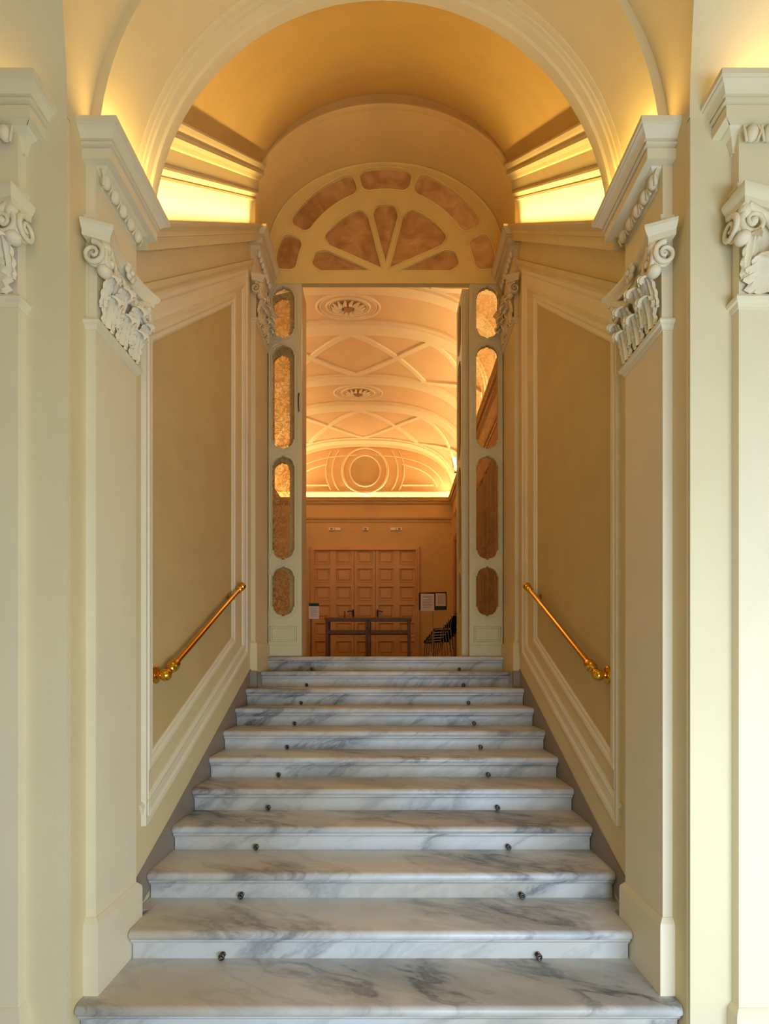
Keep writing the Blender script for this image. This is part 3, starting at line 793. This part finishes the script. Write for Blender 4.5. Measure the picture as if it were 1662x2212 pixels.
# lunette mouldings on the end wall
OX, OZ = -0.585, EYE+(1435-1017.5)*DE/F
mb = MB()
circ = lambda r, a0=0, a1=2*PI, n=64: [(OX+r*math.cos(a0+(a1-a0)*i/n), DE-0.005, OZ+r*math.sin(a0+(a1-a0)*i/n)) for i in range(n+1)]
mb.tube(circ(0.39)[:-1], 0.022, 8, closed=True); mb.tube(circ(0.575)[:-1], 0.034, 8, closed=True)
for r, th, c in ((0.83, 0.022, 38), (0.99, 0.020, 30)):
    for b in (0, PI): mb.tube(circ(r, b-D2(c) if b == 0 else b-D2(c), b+D2(c), 30), th, 8)
lun = lambda off: [(hv(a, off)[0], DE-0.005, hv(a, off)[1]) for a in ANG[4:-4]]
mb.tube([p for p in lun(0.20)], 0.02, 8)
mb.tube([p for p in lun(0.36) if abs(p[0]-OX) > 0.9 and p[0] > OX], 0.02, 8); mb.tube([p for p in lun(0.36) if abs(p[0]-OX) > 0.9 and p[0] < OX], 0.02, 8)
zb_ = EYE+(1435-1048)*DE/F
for sg in (-1, 1): mb.tube([(OX+sg*0.94, DE-0.005, zb_), (OX+sg*1.72, DE-0.005, zb_)], 0.02, 8)
zb2 = EYE+(1435-1063)*DE/F
mb.box(-2.9, 1.7, DE-0.035, DE, zb2-0.03, zb2)
struct(mb, trim(), M['hallrib'], 'moulded circles and arcs on the arched end wall', 'moulding', 60)
mb = MB(); mb.add([(OX+0.385*math.cos(2*PI*i/48), DE-0.008, OZ+0.385*math.sin(2*PI*i/48)) for i in range(48)], [tuple(range(48))])
struct(mb, trim(), M['hallwall'], 'round orange field in the middle of the end wall', 'wall panel')

# panelled doors on the end wall
px = lambda p, d: 0.049+(p-843)*d/F
py = lambda p, d: EYE+(1435-p)*d/F
dd = thing('door_6', 'wide ochre panelled folding door at the end of the hall', 'door', None, 'structure')
yd = DE-0.05; dfn = lambda u, v, d: (u, DE-0.06+d, v)
cols = [px(c, DE) for c in (698, 743.5, 789, 834.5, 880)]; xe0, xe1 = px(672, DE), px(906, DE)
zt = py(1182, DE); rowsz = [(py(1190.5+39*i, DE), py(1190.5+39*i+28, DE)) for i in range(7)]
rowsz = [(a, b) for a, b in rowsz if b > ZL+0.05]
segs = [(xe0, px(766, DE)-0.006, cols[0:2]), (px(766, DE)+0.006, px(811.5, DE)-0.006, cols[2:3]), (px(811.5, DE)+0.006, xe1, cols[3:5])]
for a, b, cs in segs:
    m = MB(); hl = []
    for c in cs:
        for z1, z0 in rowsz: hl.append([(c-0.185, z0), (c+0.185, z0), (c+0.185, z1), (c-0.185, z1)])
    m.flat([(a, ZL), (b, ZL), (b, zt), (a, zt)], hl, dfn, 0.0, 0.03)
    m.box(a, b, DE-0.035, DE-0.005, ZL, zt)
    for c in cs:
        for z1, z0 in rowsz:
            zz = [(c-0.185, z0), (c+0.185, z0), (c+0.185, z1), (c-0.185, z1)]
            m.loft([[(u, DE-0.036, v) for u, v in grow(zz, -0.035)], [(u, DE-0.052, v) for u, v in grow(zz, -0.06)]])
            m.tube([dfn(u, v, 0.0) for u, v in grow(zz, 0.005)], 0.010, 6, closed=True)
    leaf = part(m, 'door_panel', M['halldoor'], dd)
for hx_, sg in ((px(766, DE)-0.03, -1), (px(811.5, DE)+0.05, 1)):
    m = MB(); zh = py(1322, DE)
    m.box(hx_-0.022, hx_+0.022, DE-0.075, DE-0.06, zh-0.13, zh+0.05); m.tube([(hx_, DE-0.075, zh), (hx_, DE-0.12, zh), (hx_+sg*0.07, DE-0.125, zh+0.01), (hx_+sg*0.14, DE-0.12, zh-0.01)], 0.013, 8)
    part(m, 'door_handle', M['black'], dd, 60)
m = MB()
cas = [(0.0, -0.05), (0.0, 0.065), (0.02, 0.08), (0.06, 0.08), (0.075, 0.095), (0.10, 0.095), (0.11, 0.06), (0.115, -0.05)]
m.sweep([(xe1+0.01, DE, ZL), (xe1+0.01, DE, zt+0.01), (xe0-0.01, DE, zt+0.01), (xe0-0.01, DE, ZL)], cas, (0, -1, 0), -1)
part(m, 'casing', M['halldoor'], dd, 20)

# little wall signs above the door
for p_, lab, icon in ((716.6, 'small white emergency sign with dark symbol, far left of the row above the door', True), (730, 'small white blank plate beside the leftmost sign', False),
                      (790, 'small white emergency sign alone over the middle of the door', True), (849.5, 'small white blank plate left of the rightmost sign', False), (863, 'small white emergency sign with dark symbol, far right of the row', True)):
    x, z = px(p_, DE), py(1143, DE)
    t = thing('wall_sign', lab, 'sign', 'small white plates above the hall door', None, (x, DE, z))
    m = MB(); m.box(x-0.068, x+0.068, DE-0.03, DE-0.001, z-0.036, z+0.036); part(m, 'plate', M['plastic'], t)
    if icon:
        m = MB(); m.box(x-0.03, x+0.03, DE-0.034, DE-0.03, z-0.022, z+0.02); m.box(x-0.005, x+0.035, DE-0.036, DE-0.03, z-0.015, z+0.012)
        part(m, 'symbol', M['ink'], t)

# ------------------------------------------------------------------ furniture in the hall
dT = 11.3
t = thing('console_table', 'dark double bay table standing before the panelled door', 'table', None, None, (px(795, dT), dT, ZL))
x0, x1 = px(703, dT), px(888, dT); zt_ = py(1334, dT)
m = MB(); m.box(x0-0.02, x1+0.02, dT-0.0, dT+0.5, zt_-0.05, zt_); part(m, 'table_top', M['wood'], t)
for c in (px(706, dT), px(794.5, dT)-0.025, px(794.5, dT)+0.025, px(885, dT)):
    for yy in (dT+0.02, dT+0.42):
        m = MB(); m.box(c-0.03, c+0.03, yy, yy+0.06, ZL, zt_-0.05); part(m, 'leg', M['wood'], t)
for a, b in ((px(709, dT), px(790, dT)), (px(798, dT), px(882, dT))):
    m = MB(); m.box(a, b, dT+0.02, dT+0.45, py(1369, dT), py(1361, dT)); part(m, 'shelf', M['wood'], t)
    m = MB(); m.box(a, b, dT+0.005, dT+0.03, zt_-0.085, zt_-0.05); part(m, 'apron', M['wood'], t)
xs_ = px(745, dT+0.2)
t = thing('card_stand', 'thin dark upright stand on the dark table, left of centre', 'stand', None, None, (xs_, dT+0.2, zt_))
m = MB(); m.lathe((xs_, dT+0.2, zt_), (0, 0, 1), [(0.05, 0), (0.05, 0.012), (0.012, 0.018), (0.009, 0.15), (0.009, 0.16)], 14); part(m, 'pole', M['black'], t, 40)

# notice with green header at left, on a floor stand
dN = 8.6; x0, x1 = px(667.5, dN), px(689.5, dN); z1, zm, z0 = py(1303, dN), py(1309.5, dN), py(1337, dN)
t = thing('notice_stand', 'white notice with dark green header on stand at the left edge of the doorway', 'notice', None, None, ((x0+x1)/2, dN, ZL))
m = MB(); m.box(x0, x1, dN, dN+0.008, z0, zm); part(m, 'sheet', M['paper'], t)
m = MB(); m.box(x0, x1, dN-0.002, dN+0.01, zm, z1); part(m, 'header', M['green'], t, None, 'dark green header strip')
m = MB()
for i in range(7): m.box(x0+0.03, x1-0.03-0.03*(i % 3 == 1), dN-0.0015, dN, zm-0.035-0.022*i, zm-0.030-0.022*i)
part(m, 'printed_lines', M['ink'], t)
m = MB(); m.tube([((x0+x1)/2-0.05, dN+0.02, ZL+0.01), ((x0+x1)/2-0.05, dN+0.02, z0+0.05)], 0.010, 8); m.lathe(((x0+x1)/2-0.05, dN+0.02, ZL), (0, 0, 1), [(0.13, 0), (0.13, 0.012), (0.02, 0.02)], 18); part(m, 'pole', M['wood'], t)

# board with two sheets on a thin pole
dB = 9.6; fnb = lambda u, v, d: (u, dB+d+0.12*(u-px(936, dB)), v)
t = thing('notice_board', 'black framed board holding two sheets on a thin pole by the chairs', 'notice board', None, None, (px(936, dB), dB, ZL))
def rect(a, b, c, d): return [(px(a, dB), py(d, dB)), (px(b, dB), py(d, dB)), (px(b, dB), py(c, dB)), (px(a, dB), py(c, dB))]
m = MB(); m.flat([(px(905, dB), py(1318, dB)), (px(939, dB), py(1318, dB)), (px(966, dB), py(1317, dB)), (px(965.5, dB), py(1278, dB)), (px(905, dB), py(1281, dB))], [], fnb, 0.0, 0.015); part(m, 'board', M['black'], t)
m = MB(); m.flat(rect(909, 938.5, 1283, 1320), [], fnb, -0.006, -0.001); part(m, 'sheet', M['paper'], t)
m = MB(); m.flat(rect(941.5, 963.5, 1281.5, 1309), [], fnb, -0.006, -0.001); part(m, 'sheet', M['paper'], t)
m = MB(); m.flat(rect(940.5, 965, 1310, 1316.5), [], fnb, -0.006, -0.001); part(m, 'strip', M['green'], t, None, 'dark green strip under the right sheet')
m = MB()
for i in range(8): m.flat(rect(913, 934-4*(i % 3 == 1), 1288+3.4*i, 1288.8+3.4*i), [], fnb, -0.0075, -0.006)
for i in range(6): m.flat(rect(944, 961-3*(i % 2), 1286+3.2*i, 1286.7+3.2*i), [], fnb, -0.0075, -0.006)
part(m, 'printed_lines', M['ink'], t)
xp = px(936, dB); m = MB(); m.tube([(xp, dB+0.03, ZL+0.01), (xp, dB+0.03, py(1310, dB))], 0.009, 10); part(m, 'pole', M['chrome'], t, 60)
m = MB(); m.lathe((xp, dB+0.03, ZL), (0, 0, 1), [(0.15, 0), (0.15, 0.012), (0.02, 0.025)], 20); part(m, 'base', M['chrome'], t, 40)

# stack of chairs
def chair(label, loc, rz):
    t = thing('stacking_chair', label, 'chair', 'stacked chairs by the right door leaf', None, loc)
    t.rotation_euler = (0, 0, rz)
    def pt(mb, nm, mat, sm=60):
        o = mb.build(nm, mat, t, sm); return o
    # local: front is -x, width along y
    m = MB(); 
    m.tube([(0.24, -0.23, 0.0), (0.19, -0.235, 0.45), (0.215, -0.235, 0.66)]+[(0.225+0.01*math.sin(a), -0.235+0.09*(1-math.cos(a)), 0.66+0.12*math.sin(a)) for a in (0.4, 0.8, 1.2, PI/2)]
           +[(0.225+0.01*math.sin(a), 0.235-0.09*(1-math.cos(a)), 0.66+0.12*math.sin(a)) for a in (PI/2, 1.2, 0.8, 0.4)]+[(0.215, 0.235, 0.66), (0.19, 0.235, 0.45), (0.24, 0.23, 0.0)], 0.0115, 8)
    pt(m, 'back_frame', M['chrome'])
    for s in (-1, 1):
        m = MB(); m.tube([(-0.24, s*0.22, 0.0), (-0.20, s*0.225, 0.40), (-0.17, s*0.225, 0.43), (0.19, s*0.225, 0.44)], 0.0115, 8); pt(m, 'leg', M['chrome'])
    m = MB(); sec = []
    for x, zz, w in ((-0.26, 0.415, 0.19), (-0.24, 0.44, 0.215), (-0.05, 0.445, 0.225), (0.16, 0.44, 0.215), (0.19, 0.45, 0.20)):
        sec.append([(x, -w, zz), (x, -w*0.9, zz+0.03), (x, 0, zz+0.036), (x, w*0.9, zz+0.03), (x, w, zz), (x, w*0.9, zz-0.026), (x, -w*0.9, zz-0.026)])
    m.loft(sec); pt(m, 'seat', M['seat'], 50)
    m = MB(); sec = []
    for zz, x in ((0.56, 0.205), (0.60, 0.212), (0.70, 0.222), (0.735, 0.226)):
        sec.append([(x-0.02, -0.2, zz), (x+0.006, -0.1, zz), (x+0.012, 0, zz), (x+0.006, 0.1, zz), (x-0.02, 0.2, zz), (x-0.034, 0.2, zz), (x-0.01, 0.1, zz), (x-0.004, 0, zz), (x-0.01, -0.1, zz), (x-0.034, -0.2, zz)])
    m.loft(sec); pt(m, 'backrest', M['seat'], 50)
    return t
RC_ = math.radians(-32)
cb = chair('dark stacking chair with steel tube frame, lowest of the stack at the right', (1.13, 11.6, ZL), RC_)
for i, nm in enumerate(('second', 'third', 'fourth', 'topmost')):
    k = i+1
    dup(cb, (0.05*k, -0.03*k, 0.062*k), 'dark stacking chair with steel tube frame, %s from the bottom of the stack' % nm if nm != 'topmost' else 'dark stacking chair with steel tube frame, topmost of the stack')

# spotlight on the hall cornice
xs_, ds_ = px(985, 11.2), 11.2; zs_ = 5.845
t = thing('spotlight', 'small white spotlight standing on the right hall cornice', 'spotlight', None, None, (xs_, ds_, zs_))
m = MB(); m.box(xs_-0.03, xs_+0.05, ds_-0.04, ds_+0.04, zs_, zs_+0.05); m.tube([(xs_+0.01, ds_, zs_+0.05), (xs_+0.01, ds_, zs_+0.12)], 0.012, 8); part(m, 'bracket', M['plastic'], t)
m = MB(); m.lathe((xs_, ds_, zs_+0.10), (-0.25, -0.25, 1), [(0.035, 0), (0.055, 0.02), (0.055, 0.18), (0.06, 0.19), (0.06, 0.21), (0.045, 0.21)], 18); part(m, 'lamp_body', M['plastic'], t, 40)
# hall right wall: pilaster, dark doorway and curtain
mb = MB(); w_ = HWR
mb.box(w_-0.07, w_, 9.9, 10.45, ZL, 5.26); mb.box(w_-0.07, w_, 12.5, 13.0, ZL, 5.26)
struct(mb, trim(), M['hallwall'], 'flat orange pilasters on the right wall of the hall', 'pilaster')
def curtain(label, y0, y1, z1):
    m = MB(); rings = []
    for zz in (ZL+0.02, ZL+1.2, z1):
        rings.append([(w_-0.10+0.035*math.sin((y0+(y1-y0)*i/80)*34)+0.012*math.sin((y0+(y1-y0)*i/80)*13), y0+(y1-y0)*i/80, zz) for i in range(81)])
    m.loft(rings, closed=False); o = m.build('curtain', M['curtain'], None, 60); tag(o, label, 'curtain', 'curtains on the right hall wall')
curtain('olive brown pleated curtain seen through the right etched panes', 7.0, 9.7, 4.7)
mb = MB(); mb.box(w_-0.13, w_, 6.95, 9.75, 4.65, 4.98)
struct(mb, trim(), M['carved'], 'brown carved pelmet above the curtain on the right hall wall', 'pelmet')
mb = MB(); mb.box(w_-0.05, w_, 10.6, 12.3, ZL, 4.55)
struct(mb, 'door_7', M['wood'], 'dark brown doorway on the right wall of the hall', 'door')
mb = MB(); mb.sweep([(w_-0.02, 10.5, ZL), (w_-0.02, 10.5, 4.65), (w_-0.02, 12.4, 4.65), (w_-0.02, 12.4, ZL)], [(-0.07, -0.03), (-0.07, 0.04), (0.0, 0.07), (0.05, 0.07), (0.06, -0.03)], (-1, 0, 0), 1)
struct(mb, trim(), M['carved'], 'brown casing of the dark doorway on the right hall wall', 'door frame')

# ------------------------------------------------------------------ lights
WARM = (1.0, 0.69, 0.23); HALL = (1.0, 0.80, 0.48)
def area(name, a, b, w, energy, col, aim):
    a, b = Vector(a), Vector(b); L_ = bpy.data.lights.new(name, 'AREA'); L_.shape = 'RECTANGLE'
    L_.size = (b-a).length; L_.size_y = w; L_.energy = energy; L_.color = col
    o = bpy.data.objects.new(name, L_); COL.objects.link(o); o.location = (a+b)/2
    z = -Vector(aim).normalized(); x = (b-a).normalized(); z = (z-x*z.dot(x)).normalized(); y = z.cross(x)
    o.matrix_world = Matrix((x, y, z)).transposed().to_4x4(); o.matrix_world.translation = (a+b)/2
    return o
for s in (-1, 1):
    area('cove_strip', (s*1.24, 2.86, rake(2.86)+0.025), (s*1.24, 5.02, rake(5.02)+0.025), 0.04, 12, WARM, (s*0.25, -0.6, 1))
    area('cove_strip', (s*1.23, 2.36, 4.09), (s*1.23, 2.72, 4.09), 0.04, 2.4, WARM, (s*0.3, 0, 1))
    area('cove_strip', (s*2.1, 2.12, 4.06), (s*1.52, 2.12, 4.06), 0.04, 1.8 if s > 0 else 0.5, WARM, (0, 0.3, 1))
    area('hall_strip', (HX+s*(HA-0.06), 6.1, 5.82), (HX+s*(HA-0.06), 12.9, 5.82), 0.05, 75, HALL, (-s*0.3, 0, 1))
area('hall_strip', (HX-HA+0.1, 12.93, 5.82), (HX+HA-0.1, 12.93, 5.82), 0.05, 26, HALL, (0, -0.1, 1))
area('hall_area_light', (HX-0.6, 8.0, 6.6), (HX+0.6, 8.0, 6.6), 1.2, 18, HALL, (0, 0.2, -1))  # soft area light under the hall vault, aimed down, without a fixture
# daylight through the doorway behind the viewer
area('daylight_doorway', (0.4, -1.2, 0.8), (3.1, -1.2, 0.8), 1.5, 172, (0.61, 0.79, 1.0), (0.35, 1, -0.16))
area('front_room_fill', (-1.5, -1.5, 4.9), (1.5, -1.5, 4.9), 1.0, 17, WARM, (0, 0.8, -0.6))  # added warm fill, high and unseen behind the viewer, for the upper front walls

w = bpy.data.worlds.new('World'); bpy.context.scene.world = w; w.use_nodes = True
bg = w.node_tree.nodes['Background']; bg.inputs[0].default_value = (0.75, 0.85, 1, 1); bg.inputs[1].default_value = 0.25

# ------------------------------------------------------------------ camera
cam = bpy.data.cameras.new('camera'); co = bpy.data.objects.new('camera', cam); COL.objects.link(co)
cam.sensor_fit = 'AUTO'; cam.sensor_width = 36.0; cam.lens = F/2212*36
cam.shift_y = (1435-1106)/2212; cam.shift_x = -(843-831)/2212
co.location = (0.049, 0.0, EYE); co.rotation_euler = (PI/2, 0, 0)
cam.clip_start = 0.05; cam.clip_end = 100
sc = bpy.context.scene; sc.camera = co
sc.view_settings.view_transform = 'Standard'; sc.view_settings.look = 'None'; sc.view_settings.exposure = 0.0
